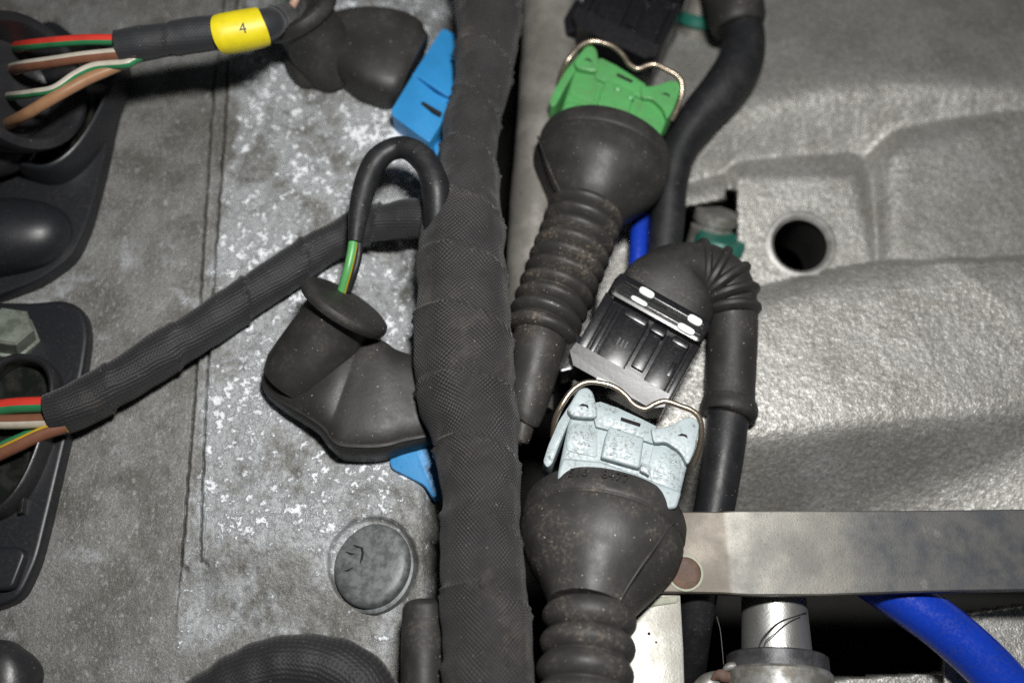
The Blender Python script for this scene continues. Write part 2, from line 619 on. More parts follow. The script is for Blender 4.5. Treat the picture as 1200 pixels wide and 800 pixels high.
M_STRAP = mat_strap()
M_PLATE = mat_steel("pale_bracket_metal", (0.39, 0.38, 0.345), (0.33, 0.32, 0.285), (0.40, 0.32, 0.20), 0.4, 0.45, 0.4, 50, 2.2)
M_SHAFT = mat_steel("brushed_shaft_metal", (0.60, 0.59, 0.56), (0.48, 0.48, 0.46), (0.30, 0.28, 0.25), 0.2, 0.36, 0.85, 40, 2.2)
M_BORE = mat_steel("machined_cast_aluminium", (0.33, 0.325, 0.305), (0.42, 0.415, 0.40), (0.22, 0.18, 0.12), 0.3, 0.5, 0.6, 22, 3)
M_COLLAR = mat_steel("dark_collar_metal", (0.06, 0.06, 0.065), (0.10, 0.10, 0.105), (0.06, 0.05, 0.05), 0.4, 0.45, 0.5, 20, 2.4)
M_SLEEVE = mat_steel("stained_sleeve_metal", (0.30, 0.30, 0.29), (0.17, 0.16, 0.14), (0.30, 0.21, 0.12), 0.5, 0.5, 0.4, 14, 3)
M_RUST = mat_steel("rust", (0.085, 0.048, 0.032), (0.15, 0.09, 0.062), (0.06, 0.035, 0.025), 0.7, 0.65, 0.1, 20, 3)
M_VERD = mat_steel("green_grey_corrosion", (0.34, 0.36, 0.28), (0.42, 0.42, 0.34), (0.2, 0.2, 0.12), 0.4, 0.7, 0.1, 16, 3)
M_PLUG = mat_steel("oxidised_plug_metal", (0.115, 0.122, 0.122), (0.185, 0.20, 0.20), (0.08, 0.072, 0.058), 0.6, 0.50, 0.35, 10, 3.0)
M_BOLT = mat_steel("greenish_zinc_bolt", (0.15, 0.17, 0.14), (0.23, 0.255, 0.22), (0.12, 0.12, 0.07), 0.4, 0.45, 0.5, 20, 3)
M_RAIL = mat_steel("dirty_rail_metal", (0.20, 0.19, 0.17), (0.27, 0.255, 0.23), (0.10, 0.09, 0.08), 0.5, 0.5, 0.35, 50, 5)
M_DARK = mat_steel("dark_iron_and_shade", (0.009, 0.0085, 0.008), (0.014, 0.013, 0.012), (0.01, 0.008, 0.006), 0.4, 0.85, 0.1, 60, 6)  # dark iron of the block; also the painted shade inside the bore
M_TEAL = mat_plastic("teal_seal", (0.012, 0.13, 0.095), 0.3, 0.4)
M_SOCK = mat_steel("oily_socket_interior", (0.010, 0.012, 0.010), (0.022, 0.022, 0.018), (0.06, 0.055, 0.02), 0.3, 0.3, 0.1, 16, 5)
M_RED = mat_wire("red_insulation", (0.62, 0.045, 0.03)); M_WGRN = mat_wire("green_insulation", (0.03, 0.20, 0.08))
M_BRN = mat_wire("brown_insulation", (0.20, 0.085, 0.05)); M_WWHT = mat_wire("white_insulation", (0.55, 0.50, 0.42))
M_WYEL = mat_wire("yellow_insulation", (0.62, 0.42, 0.015)); M_WGRY = mat_wire("grey_insulation", (0.13, 0.12, 0.11))
M_LGRN = mat_wire("light_green_insulation", (0.10, 0.36, 0.11)); M_PINK = mat_wire("pink_insulation", (0.50, 0.32, 0.24))
M_TAN = mat_wire("tan_insulation", (0.36, 0.19, 0.10))
M_HAIR = mat_wire("dark_fibre", (0.03, 0.028, 0.03), 0.6)

# ------------------------------------------------------------------ the big castings
# dark crankcase far below everything
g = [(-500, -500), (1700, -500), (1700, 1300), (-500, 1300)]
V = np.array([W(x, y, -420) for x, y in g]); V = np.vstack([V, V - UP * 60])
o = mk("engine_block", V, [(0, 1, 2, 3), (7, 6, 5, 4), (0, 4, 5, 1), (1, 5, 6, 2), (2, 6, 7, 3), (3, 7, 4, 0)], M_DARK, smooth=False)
o["kind"] = "structure"


def H_cover(x, y):
    x1 = lin(y, [(-150, 282), (0, 262), (130, 248), (470, 228), (655, 213), (950, 190)]) + vnoise(x * 0, y, 9, 4) * 1.6
    x2 = lin(y, [(-150, 296), (0, 278), (75, 268), (470, 241), (650, 235), (950, 215)]) + vnoise(x * 0, y, 8, 7) * 1.8
    f1 = 1 - sstep(658, 664, y); f2 = 1 - sstep(652, 658, y)
    g1 = 1 - sstep(600, 760, y)
    h = 5.0 * sstep(-1.2, 1.2, x - x1) * g1 + 7.0 * sstep(-1.2, 1.2, x - x2) * g1 * (1 - sstep(648, 665, y) * (1 - sstep(236, 262, x)))
    h = h - 6.5 * np.exp(-((x - x1) / 1.1) ** 2) * f1 - 7.0 * np.exp(-((x - x2) / 1.1) ** 2) * f2
    h = h + 2.2 * np.exp(-((x - x2 - 3.2) / 2.0) ** 2) * f2 + 1.2 * np.exp(-((x - x1 - 3.0) / 1.8) ** 2) * f1
    for (hx, hy, L) in ((213, 664, 10), (235, 658, 11)):       # little hooks where the two seams end
        dx = x - hx; dy = y - (hy + 0.45 * dx)
        h = h - 6.0 * np.exp(-(dy / 1.6) ** 2) * sstep(-2, 0, dx) * (1 - sstep(L - 3, L, dx))
    xe = lin(y, [(-150, 470), (0, 470), (150, 500), (300, 503), (450, 492), (580, 498), (700, 502), (740, 486), (800, 472), (950, 470)])
    h = h - 1.6 * softp(x - xe + 4, 4)
    r = np.hypot(x - 437, (y - 661) * 0.95)
    h = h - 11 * (1 - sstep(48, 55, r))
    h = h + 7 * np.exp(-((r - 92) / 12) ** 2) * sstep(640, 560, y)
    # cast hollow behind the rubber plug boot
    h = h - 22 * np.exp(-(((x - 455) / 26) ** 2 + ((y - 320) / 70) ** 2))
    h = h + 4 * vnoise(x, y, 90, 2) + 2.0 * vnoise(x, y, 28, 3)
    rg = sstep(240, 300, x)
    h = h + rg * (1.5 * vnoise(x, y, 9, 8) + 1.0 * vnoise(x, y, 4.5, 9)) + 0.5 * vnoise(x, y, 5, 10)
    return np.maximum(h, -170)


xs = np.r_[np.arange(-430, -10, 8.0), np.arange(-10, 195, 3.0), np.arange(195, 285, 0.6), np.arange(285, 540, 2.0)]
ys = np.r_[np.arange(-400, -20, 8.0), np.arange(-20, 822, 2.6), np.arange(822, 1260, 8.0)]
V, F = grid_mesh(xs, ys, H_cover, 300)
keep = None
o = mk("valve_cover", V, F, M_COVER, sharp=80)
tag(o, "corroded grey cast valve cover with white oxide bloom and two fine seam lines", "engine cover")


def H_mani(x, y):
    yt = lin(x, [(640, 420), (760, 392), (820, 368), (885, 340), (960, 320), (1030, 309), (1200, 303), (1450, 298)])
    ye = lin(x, [(640, 530), (880, 514), (1000, 499), (1200, 482), (1450, 462)])
    d = y - yt; e = y - ye
    run = -16 + 0.02 * (x - 880) * 0.0 - 0.95 * softp(e, 9) - 34 * np.exp(-np.maximum(d, 0) / 9.0) + 0.10 * np.minimum(e, 0) * 0.35
    hp = -105 + 0.19 * (x - 1050) - 0.25 * (y - 600)
    run = smax(run, np.minimum(hp, -20), 11)
    yr = lin(x, [(640, 200), (720, 185), (780, 160), (860, 126), (930, 106), (1000, 95), (1100, 91), (1200, 97), (1450, 112)])
    e2 = y - yr
    up = -58 - 0.72 * softp(e2 - 9, 7) - 0.42 * softp(-e2, 8)
    up = smax(up, -124 + 0.02 * (y - 200), 8)
    yr2 = lin(x, [(900, 250), (1010, 193), (1050, 172), (1120, 149), (1200, 130), (1450, 90)])
    g_ = y - yr2
    bul = -68 - 1.0 * softp(-(g_ - 6), 5) - 1.3 * softp(-(x - 1042), 7) - 11.0 * (1 - np.exp(-np.maximum(g_, 0) / 40))
    up = smax(up, bul, 4)
    boss = -84 - 0.16 * (y - 245) - 1.6 * softp(863 - x, 2.0) - 1.6 * softp(204 - y, 2.5) - 1.6 * softp(x - (1004 + (y - 200) * 0.2), 3)
    up = smax(up, boss, 2.5)
    lip = -84 - 1.3 * softp(788 - x, 3) - 1.6 * softp((226 - (x - 800) * 0.22) - y, 3) - 1.5 * softp(y - (248 - (x - 800) * 0.2), 2.5) - 1.6 * softp(x - 852, 3)
    up = smax(up, lip, 3)
    pk = sstep(785, 792, x) * (1 - sstep(855, 862, x)) * sstep(-3, 4, y - (246 - (x - 800) * 0.2)) * (1 - sstep(330, 350, y))
    pk = np.maximum(pk, sstep(850, 853, x) * (1 - sstep(859, 864, x)) * sstep(222, 228, y) * (1 - sstep(330, 350, y)))
    up = up - 170 * pk
    t = sstep(-2.0, 1.0, d)
    h = up * (1 - t) + run * t
    r = np.hypot(x - 939, (y - 287) * 1.08)
    pass
    low = sstep(612, 620, y)
    right = sstep(0, 5, y - (716 - (x - 1119) * 0.14)) * sstep(1100, 1106, x)
    ledge = sstep(0, 5, y - (791 - (x - 980) * 0.065)) * sstep(966, 972, x)
    lowh = -330 + 0 * x
    lowh = lowh * (1 - right) + (-62 + 0.05 * (y - 700)) * right
    lowh = lowh * (1 - ledge) + np.maximum(-92, lowh) * ledge
    h = h * (1 - low) + lowh * low
    left = sstep(700, 692, x)
    h = h * (1 - left) + np.minimum(h, -200) * left
    h = h + 1.4 * vnoise(x, y, 40, 21) + 0.5 * vnoise(x, y, 11, 22) + 0.7 * vnoise(x, y, 5.5, 23)
    return np.maximum(h, -330)


xs = np.r_[np.arange(672, 1215, 2.5), np.arange(1215, 1700, 8.0)]; ys = np.r_[np.arange(-400, -20, 8.0), np.arange(-20, 820, 2.5), np.arange(820, 1260, 8.0)]
def BORE(p):
    k_ = (D - p[2]) / D
    px, py = p[0] / k_ + 600, 400 - p[1] / k_
    return math.hypot(px - 939, (py - 286) * 1.06) < 40.5 and py < 322


V, F = grid_mesh(xs, ys, H_mani, 300)
hv = (V @ UP) / UP[2] - 0.0
F = [f for f in F[:-1] if (max(hv[i] for i in f) > -205 and not (V[f[0]][1] < -190 and max(hv[i] for i in f) < -125)) and not BORE(V[f[0]])]
t = thing("intake_manifold", "rough silver cast aluminium intake manifold with rounded runner and bored boss", "manifold", W(1000, 400, -200))
mk("casting", V, F, M_MANI, t, sharp=80)
lathe("bore_rim", W(939, 286, -90.0), UP + np.array([0.0, -0.16, 0.0]), [(-7, 35.5), (-4.5, 35.5), (-1.0, 38.5), (0.7, 40.0), (0.6, 44), (-0.8, 47), (-8, 47)], M_BORE, t, seg=56, close=False)

lathe("bore_wall", W(939, 286, -90.0), UP + np.array([0.0, -0.16, 0.0]), [(-120, 37), (-100, 37), (-6.5, 37), (-6.5, 40)], M_DARK, t, seg=40, close=False)  # near-black colour stands in for the shade deep in the bore

# ------------------------------------------------------------------ metal rail behind the cloth harness
sweep("fuel_rail", [(652, -400, -45, 34), (650, -230, -45, 34), (648, -80, -45, 34), (646, 40, -45, 34), (638, 150, -45, 33), (628, 260, -45, 32), (622, 380, -50, 31), (618, 480, -58, 30)], M_RAIL,
      at=W(618, 480, -90), wob=0.5)
tag(bpy.data.objects["fuel_rail"], "dirty grey-brown metal rail running beside the woven main harness", "rail")

# ------------------------------------------------------------------ round plug in the valve cover
t = thing("core_plug", "round oxidised metal plug with cracked head set in the valve cover", "plug", W(440, 664, -8))
ax = UP + np.array([-0.20, 0.16, 0.0])
lathe("washer", W(440, 668, -8), ax, [(-6, 45), (3, 45), (6, 44), (7.5, 41)], M_PLUG, t, seg=48, sq=1.10)
lathe("plug_head", W(438, 664, -2), ax, [(-4, 42), (7, 42), (11, 40.5), (13.4, 37), (14.6, 30), (15.0, 18), (15.0, 4)], M_PLUG, t, seg=48, sq=1.10)
hd = W(438, 664, -2)
n3 = ax / np.linalg.norm(ax)


def plug_top(dx, dy):
    a = np.array([1.0, 0, 0]) - n3 * n3[0]; a /= np.linalg.norm(a); b = np.cross(n3, a)
    return hd + n3 * 15.2 + a * dx + b * dy


for seq in ([(-20, 21), (-15, 18.5), (-10, 17), (-8.5, 12), (-9, 5), (-10.5, 0)], [(-28, 14), (-22, 11), (-17, 10.5)], [(-18, -4), (-23, -7), (-27, -7)]):
    L = []; R = []
    for i, (dx, dy) in enumerate(seq):
        wd = 1.3 if 0 < i < len(seq) - 1 else 0.35
        j = min(i, len(seq) - 2)
        tv = np.array(seq[j + 1]) - np.array(seq[j]); tv = tv / np.linalg.norm(tv); nv = np.array([-tv[1], tv[0]]) * wd
        L.append((dx + nv[0], dy + nv[1])); R.append((dx - nv[0], dy - nv[1]))
    P = [plug_top(*p) for p in L] + [plug_top(*p) for p in R]
    P = P + [p - n3 * 2.5 for p in P]
    m = len(L); Fc = []
    for i in range(m - 1):
        Fc += [(i, i + 1, m + i + 1, m + i), (i, 2 * m + i, 2 * m + i + 1, i + 1), (m + i, m + i + 1, 3 * m + i + 1, 3 * m + i)]
    mk("crack", P, Fc, M_DARK, t, smooth=False)

# ------------------------------------------------------------------ main harness
HX = [(584, -400, 62, 40), (580, -240, 62, 40), (576, -90, 62, 40), (574, 0, 62, 39), (571, 50, 62, 36), (565, 100, 62, 33), (552, 150, 62, 33), (549, 200, 64, 36), (541, 250, 68, 47),
      (541, 300, 72, 51), (542, 350, 72, 54), (543, 400, 72, 57), (545, 450, 72, 59), (555, 500, 74, 52), (562, 555, 76, 46.5), (564, 640, 78, 47.5),
      (568, 700, 80, 51), (574, 800, 84, 54), (580, 900, 86, 55), (588, 1060, 86, 55), (600, 1250, 86, 55)]


def wrap(pitch, amp, sl=16.0, seed=2):
    def f(s, th):
        ph = (s + sl * np.sin(th + 0.8) + 3 * math.sin(s * 0.031)) / pitch
        fr = ph - np.floor(ph)
        return amp * (1 - fr) - amp * 0.5 + amp * 0.8 * np.exp(-(fr / 0.04) ** 2)
    return f


t = thing("main_wire_harness", "thick black cloth-taped main harness running down between cover and manifold", "wire harness", W(560, 500, 0))
sweep("tape_wrap", [(a, b, c, d, d * 0.9) for a, b, c, d in HX], M_TAPE, t, seg=72, sub=14, ripple=wrap(74, 3.0, 20), wob=2.2)

# ------------------------------------------------------------------ branch harness and its wires
t = thing("branch_harness", "black cloth-taped branch harness slanting across the cover with coloured wire ends", "wire harness", W(250, 375, 8))
BR = [(520, 262, 60, 20), (495, 256, 56, 23), (462, 258, 48, 22), (430, 264, 44, 21.5), (390, 283, 38, 22), (340, 315, 34, 23), (300, 342, 34, 24), (256, 372, 34, 25),
      (180, 421, 36, 26), (110, 464, 38, 27.5), (80, 479, 40, 27), (60, 486, 40, 25.5)]
sweep("tape_wrap", BR, M_TAPE2, t, seg=52, sub=14, ripple=wrap(88, 2.2, 12), wob=1.3, seed=11)
WP = math.pi
sweep("wire", [(74, 474, 52, 9), (45, 474, 54, 9.5), (10, 476, 54, 9.5), (-40, 484, 44, 9.5), (-60, 490, 0, 9.5)], M_RED, t, two=(M_WGRN, 1.9, 3.6), seg=20)
sweep("wire", [(74, 492, 47, 9), (45, 493, 48, 9), (10, 494, 48, 9), (-40, 494, 44, 9)], M_BRN, t, two=(M_WWHT, 1.75, 3.4), seg=20)
sweep("wire", [(76, 500, 38, 6), (45, 505, 38, 6), (15, 517, 36, 6), (-10, 528, 34, 6), (-40, 540, 32, 6)], M_WGRY, t, two=(M_WGRN, -0.5, 1.5), seg=16)
sweep("wire", [(78, 499, 45, 8), (50, 508, 47, 8.5), (20, 522, 47, 8.5), (-8, 535, 44, 8.5), (-40, 550, 40, 8.5)], M_BRN, t, two=(M_WYEL, -0.5, 1.25), seg=20)

# ------------------------------------------------------------------ looped cable with a green wire
t = thing("looped_cable", "black sheathed cable looping out of the main harness with a green wire end", "cable", W(468, 240, 30))
sweep("sheath", [(512, 300, 70, 13.5), (512, 262, 92, 16.2), (511, 225, 106, 16.7), (502, 195, 112, 15.8), (484, 177, 112, 14.4), (464, 174, 110, 13.5), (444, 186, 108, 14.0),
                 (430, 210, 104, 14.0), (422, 240, 100, 12.6), (418, 264, 97, 10.3), (416, 284, 94, 8.1)], M_CABLE, t, frame='pt', wob=0.8, seg=32)
sweep("wire", [(415, 276, 94, 6), (412, 296, 92, 5.5), (407, 318, 86, 5.5), (401, 339, 72, 5.5), (398, 350, 62, 5.5)], M_LGRN, t, two=(M_WYEL, 2.75, 3.4), seg=18)
sweep("dark_wire", [(421, 280, 92, 4.5), (420, 300, 88, 4.5), (415, 320, 82, 4.5), (408, 340, 68, 4.5)], M_CABLE, t, seg=12)


# ------------------------------------------------------------------ rubber boots of the two coil plugs, blue housings
def coil_plug(name, label, group, base, parts):
    t_ = thing(name, label, "plug connector", base, group)
    for nm, st, kw in parts['sweeps']:
        sweep(nm, st, M_RUBM, t_, **kw)
    return t_


t = coil_plug("coil_plug", "angled black rubber plug boot with round cap, green wire entering its top", "coil plugs on the valve cover", W(400, 480, 0), dict(sweeps=[
    ("elbow_body", [(316, 432, 20, 6, 6), (320, 434, 21, 20, 16, 2.3), (332, 439, 24, 33, 24, 2.6), (352, 446, 27, 41, 30, 2.8), (376, 454, 30, 47, 34, 3.0), (394, 460, 32, 53, 37, 3.2), (407, 464, 31, 65, 36, 3.4), (421, 467, 31, 73, 37, 3.6), (448, 472, 31, 68, 37, 3.6), (476, 473, 29, 58, 34, 3.4), (512, 474, 26, 48, 30, 3.0)], dict(seg=150, sub=8, ripple=lambda s, th: 1.7 * np.exp(-((th - 0.62) / 0.035) ** 2))),
]))
capax = np.array([0.53, 0.78, 0.19]); capax /= np.linalg.norm(capax)
cp = W(402, 363, 80)
lathe("neck", cp, capax, [(-104, 40), (-88, 44), (-60, 42.5), (-30, 40), (-12, 39), (-5, 41), (-1, 45)], M_RUBM, t, seg=56)
lathe("round_cap", cp, capax, [(-6, 30), (-4, 46), (-2, 51.5), (2, 53.5), (5, 53.5), (8.5, 52), (10.5, 48), (11, 43), (10.2, 38), (12.6, 12), (12.0, 3)], M_RUBM, t, seg=56)
hb = prism("blue_housing", [(470, 490), (500, 476), (530, 490), (524, 570), (508, 584), (497, 568), (459, 549), (456, 541)], 20, 26, M_BLUE, t, bevel=3, rnd=4)

t = coil_plug("coil_plug", "rubber plug boot beside the yellow cable marker, over a bright blue slotted housing", "coil plugs on the valve cover", W(420, 90, 0), dict(sweeps=[
    ("elbow_body", [(368, 40, 18, 6, 6), (373, 42, 20, 22, 16, 2.4), (388, 46, 23, 35, 24, 2.7), (408, 52, 26, 45, 31, 3.0), (428, 59, 28, 53, 34, 3.3), (450, 68, 29, 58, 35, 3.5), (470, 78, 27, 56, 33, 3.5), (484, 84, 24, 48, 27, 3.0)], dict(seg=60, sub=8)),
    ("strain_foot", [(384, 103, 4, 6, 6), (383, 100, 6, 22, 14, 2.6), (380, 92, 10, 33, 20, 2.8), (376, 78, 16, 38, 24, 2.8), (372, 58, 24, 40, 26, 2.4)], dict(seg=44, sub=8)),
]))
cax2 = np.array([-0.40, 0.62, 0.62]); cax2 /= np.linalg.norm(cax2)
cp2 = W(353, 20, 84)
lathe("neck", cp2, cax2, [(-90, 38), (-74, 42), (-50, 42), (-25, 40), (-12, 40), (-4, 44)], M_RUBM, t, seg=52)
lathe("round_cap", cp2, cax2, [(-8, 36), (-5, 46), (-2, 50), (3, 52), (8, 52), (13, 50), (15, 46), (14, 41), (-2, 37), (-4, 30), (-5, 4)], M_RUBM, t, seg=52)
sweep("wire", [(336, 30, 84, 5), (338, 16, 92, 5), (346, 0, 104, 5), (352, -20, 110, 5), (356, -60, 112, 5)], M_PINK, t, seg=14)
sweep("wire", [(330, 14, 90, 4), (332, 2, 96, 4), (336, -16, 100, 4), (340, -60, 104, 4)], M_WGRN, t, seg=14)


def hb_h(x, y):
    d_ = (y - 90) - (x - 487) * 0.62        # above the crease the face falls away
    return 46 + min(0, d_) * 0.35


bh = prism("blue_housing", [(516, 36), (521, 33), (536, 42), (534, 90), (531, 122), (503, 168), (459, 135), (458, 129), (484, 86)], hb_h, 34, M_BLUE, t, bevel=2.2, rnd=4)
prism("crease", [(489, 90), (492, 87), (530, 110), (529, 116)], lambda x, y: 47.6, 6, M_BLUE, bh, bevel=1.5)
prism("slot", [(493, 121), (496, 119), (518, 132), (516, 137)], 46.9, 3, M_DARK, bh, bevel=0)
prism("lower_tongue", [(508, 172), (518, 152), (519, 170), (511, 183)], 22, 12, M_BLUE, t, bevel=1.5)
prism("gasket", [(458, 140), (462, 136), (504, 167), (498, 170)], 20, 14, M_DARK, t, bevel=0)

# ------------------------------------------------------------------ cable with the yellow marker
t = thing("marked_cable", "black taped cable with a yellow marker sleeve numbered 4 and striped wires", "cable", W(220, 45, 20))
YB = [(140, 56, 160, 20.5), (160, 52, 161, 20.5), (200, 46, 160, 20), (235, 41, 158, 20.5), (258, 38, 156, 20), (309, 30, 148, 19), (320, 25, 128, 17), (334, 16, 92, 15), (346, 6, 60, 14)]
sweep("tape_wrap", YB, M_TAPE3, t, seg=40, sub=12, ripple=wrap(66, 1.0, 8), wob=0.7, seed=21)
ys_ = [(258.5, 41, 156, 22.8), (262, 40.3, 156, 23.6), (283, 36.5, 153.5, 23.6), (304, 32.5, 151, 23.2), (308, 31.5, 150.5, 22.4)]
yb = sweep("marker_sleeve", ys_, M_YEL, t, seg=40, sub=5, wob=0.4)
*_, Cc, Tt, Uu, Ss = sweep_data(ys_, seg=8, sub=5)
mid = len(Cc) // 2
kk = K(Cc[mid]); rr = 23.75 * kk


def band_pt(tx, ty, tz):
    a = -0.62 + ty / rr                      # up the picture round the sleeve
    return Cc[mid] + Tt[mid] * (tx + 1) - Ss[mid] * (rr + 0.35 + tz) * math.sin(a) * (1 if Ss[mid][1] < 0 else -1) + Uu[mid] * (rr + 0.35 + tz) * math.cos(a)


text_pts("4", band_pt, "printed_number", M_PRINT, yb, 17, 0.2)
sweep("wire", [(160, 46, 168, 6), (142, 47, 169, 6.5), (100, 47, 170, 6.5), (60, 50, 164, 6.5), (28, 54, 140, 6.5), (6, 58, 80, 6.5)], M_RED, t, two=(M_WGRN, 2.15, 3.6), seg=18)
sweep("wire", [(160, 62, 164, 6), (142, 63, 164, 7), (100, 67, 164, 7), (60, 73, 158, 7), (28, 78, 138, 7), (6, 84, 80, 7)], M_WWHT, t, two=(M_BRN, 1.95, 3.6), seg=18)
sweep("wire", [(178, 60, 158, 5), (158, 70, 157, 5), (146, 75, 158, 5.5), (112, 78, 158, 5.5), (88, 88, 158, 5), (64, 104, 156, 5), (40, 109, 148, 5), (20, 112, 128, 5), (4, 114, 80, 5)], M_WWHT, t, two=(M_WGRN, 2.3, 3.6), seg=18)
sweep("wire", [(178, 60, 154, 6), (150, 73, 152, 6), (126, 83, 153, 6.5), (100, 94, 153, 7), (64, 114, 151, 7), (34, 132, 138, 7), (16, 142, 110, 7), (4, 148, 70, 7)], M_TAN, t, two=(M_WYEL, -0.2, 0.7), seg=18)

# ------------------------------------------------------------------ ignition coils on the left
t = thing("ignition_coil", "glossy black ignition coil housing with an empty socket and domed body", "ignition coil", W(20, 240, 0))
prism("base_plate", [(-140, 150), (-20, 60), (60, 20), (105, 55), (150, 64), (136, 120), (118, 205), (102, 262), (84, 300), (45, 328), (0, 345), (-140, 380)], 22, 26, M_COIL, t, bevel=5, rnd=14)
sweep("domed_body", [(-160, 300, 30, 52, 44), (-90, 290, 32, 52, 44), (0, 279, 32, 48, 42), (40, 275, 32, 43, 36), (66, 272, 31, 32, 27), (80, 271, 30, 18, 14), (85, 271, 29, 3, 3)], M_COIL, t, seg=40)
# oblong socket: a thick-walled open shell standing on the plate
def oblong(cx, cy, rx, ry, tilt, n=44, p=2.6):
    o_ = []
    for i in range(n):
        a = 2 * math.pi * i / n
        ex = math.copysign(abs(math.cos(a)) ** (2 / p), math.cos(a)) * rx
        ey = math.copysign(abs(math.sin(a)) ** (2 / p), math.sin(a)) * ry
        o_.append((cx + ex * math.cos(tilt) - ey * math.sin(tilt), cy + ex * math.sin(tilt) + ey * math.cos(tilt)))
    return o_


def shell(name, cx, cy, rx, ry, tilt, h0, h1, wall, mat, inner, parent, floor_h, lean=(0, 0)):
    """open-topped oblong shell: outer wall, rounded lip, inner wall, floor; lean shifts its rim in the plane"""
    rings = []
    base_c = W(cx, cy, h0)
    kx = K(base_c)
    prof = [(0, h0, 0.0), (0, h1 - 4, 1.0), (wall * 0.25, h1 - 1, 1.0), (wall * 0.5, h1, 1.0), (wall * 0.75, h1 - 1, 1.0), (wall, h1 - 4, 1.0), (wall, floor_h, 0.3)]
    for ins, hh, l_ in prof:
        pts = oblong(0, 0, rx - ins, ry - ins, tilt)
        ev = np.array([0, 1.0, 0]) - UP * UP[1]; ev /= np.linalg.norm(ev)
        rings.append([base_c + UP * (hh - h0) + np.array([1.0, 0, 0]) * (px * kx + lean[0] * l_) - ev * (py * kx + lean[1] * l_) for px, py in pts])
    m = len(rings[0]); V_ = np.array(rings).reshape(-1, 3); F_ = []; fm_ = []
    for i in range(len(rings) - 1):
        for j in range(m):
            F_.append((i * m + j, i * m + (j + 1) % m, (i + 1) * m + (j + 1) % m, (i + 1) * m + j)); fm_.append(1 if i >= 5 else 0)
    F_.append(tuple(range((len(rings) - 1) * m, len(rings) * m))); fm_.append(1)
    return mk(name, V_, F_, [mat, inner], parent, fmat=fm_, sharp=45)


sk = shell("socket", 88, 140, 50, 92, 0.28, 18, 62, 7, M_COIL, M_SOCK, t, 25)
for xx in (78, 94, 108):
    prism("terminal", [(xx, 110), (xx + 5, 110), (xx - 8, 175), (xx - 13, 175)], 44, 16, M_SOCK, sk, bevel=1)

t = thing("wire_grommet", "oval black rubber grommet gathering striped wires above the empty socket", "grommet", W(10, 110, 40))
gax = np.array([0.86, 0.10, 0.52]); gax /= np.linalg.norm(gax)
lathe("cup", W(24, 96, 138), gax, [(-110, 30), (-90, 58), (-50, 74), (-15, 80), (0, 81), (7, 79), (9, 74), (7, 68), (0, 64), (-34, 58), (-40, 50), (-42, 4)], M_RUBS, t, seg=56, sq=1.05)
sweep("lower_lobe", [(-60, 175, 60, 34), (-20, 178, 62, 32), (12, 172, 62, 28), (34, 160, 58, 18), (44, 152, 54, 4)], M_RUBS, t, seg=32)

t = thing("ignition_coil", "matt black coil plate with hex bolt head and oily oval socket under the wires", "ignition coil", W(30, 540, 0))
prism("base_plate", [(-140, 352), (42, 354), (74, 350), (97, 360), (104, 388), (98, 432), (78, 512), (62, 580), (44, 655), (22, 702), (-20, 716), (-140, 720)], 20, 24, M_COIL, t, bevel=6, rnd=16, segs=3)
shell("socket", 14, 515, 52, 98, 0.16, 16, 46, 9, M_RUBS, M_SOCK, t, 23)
prism("socket_key", [(28, 520), (36, 520), (26, 600), (20, 602)], 30, 18, M_SOCK, t, bevel=1.5)
prism("raised_foot", [(-140, 640), (22, 640), (30, 648), (14, 690), (-140, 700)], 32, 14, M_COIL, t, bevel=5, rnd=8, segs=3)
sweep("bracket_stub", [(-60, 388, 34, 30), (-20, 388, 36, 26), (2, 388, 36, 22)], M_COIL, t, seg=24)
c0 = W(14, 398, 24)
hx_ax = UP + np.array([0.30, 0.25, 0])
hex_ = lathe("hex_bolt_head", c0, hx_ax, [(-4, 31), (6, 31), (7, 27), (28, 27), (31, 24), (31.4, 12)], M_BOLT, t, seg=6, sharp=30)

o = sweep("rubber_bung", [(-40, 830, 12, 50), (-22, 806, 20, 52, 34), (0, 800, 22, 50, 34, 2.6), (22, 798, 20, 40, 30, 2.8), (42, 796, 16, 24, 18), (50, 796, 12, 4, 4)], M_RUBS, at=W(0, 800, 0), seg=36)
tag(o, "small dark rubber bung on the cover below the matt coil plate", "bung")

# ------------------------------------------------------------------ textile sleeve and rubber end at the bottom
SLV = [(140, 1200, 20, 32), (160, 1000, 22, 32), (196, 880, 26, 32), (230, 834, 34, 34), (280, 800, 42, 36), (342, 780, 46, 37), (400, 788, 46, 37), (434, 820, 42, 36), (448, 872, 36, 34), (452, 1000, 32, 34), (452, 1200, 30, 34)]
o = sweep("textile_sleeve", SLV, M_TAPE4, at=W(340, 790, 0), seg=52, sub=12, ripple=lambda s, th: 0.8 * np.sin(s / 4.2) * np.ones_like(th), wob=1.4)
tag(o, "curved black textile sleeve arching over the valve cover below the round plug", "sleeve")
o = sweep("rubber_hose_end", [(497, 701, 58, 4), (497, 703, 58, 16), (497, 708, 58, 23), (497, 718, 58, 25.5), (496, 760, 58, 26), (496, 830, 58, 26.5), (496, 920, 58, 27), (496, 1060, 58, 27), (496, 1250, 58, 27)], M_RUB, at=W(497, 800, 20), seg=36)
tag(o, "plain black rubber hose end standing against the lower main harness", "hose")


# ------------------------------------------------------------------ plug connectors with spring clips and rubber boots
def sim(src, dst):
    """similarity taking two photo points of the grey plug to the same two of another one"""
    a = complex(*src[0]); b = complex(*src[1]); c = complex(*dst[0]); d = complex(*dst[1])
    m = (d - c) / (b - a)
    return lambda x, y: ((m * (complex(x, y) - a) + c).real, (m * (complex(x, y) - a) + c).imag)


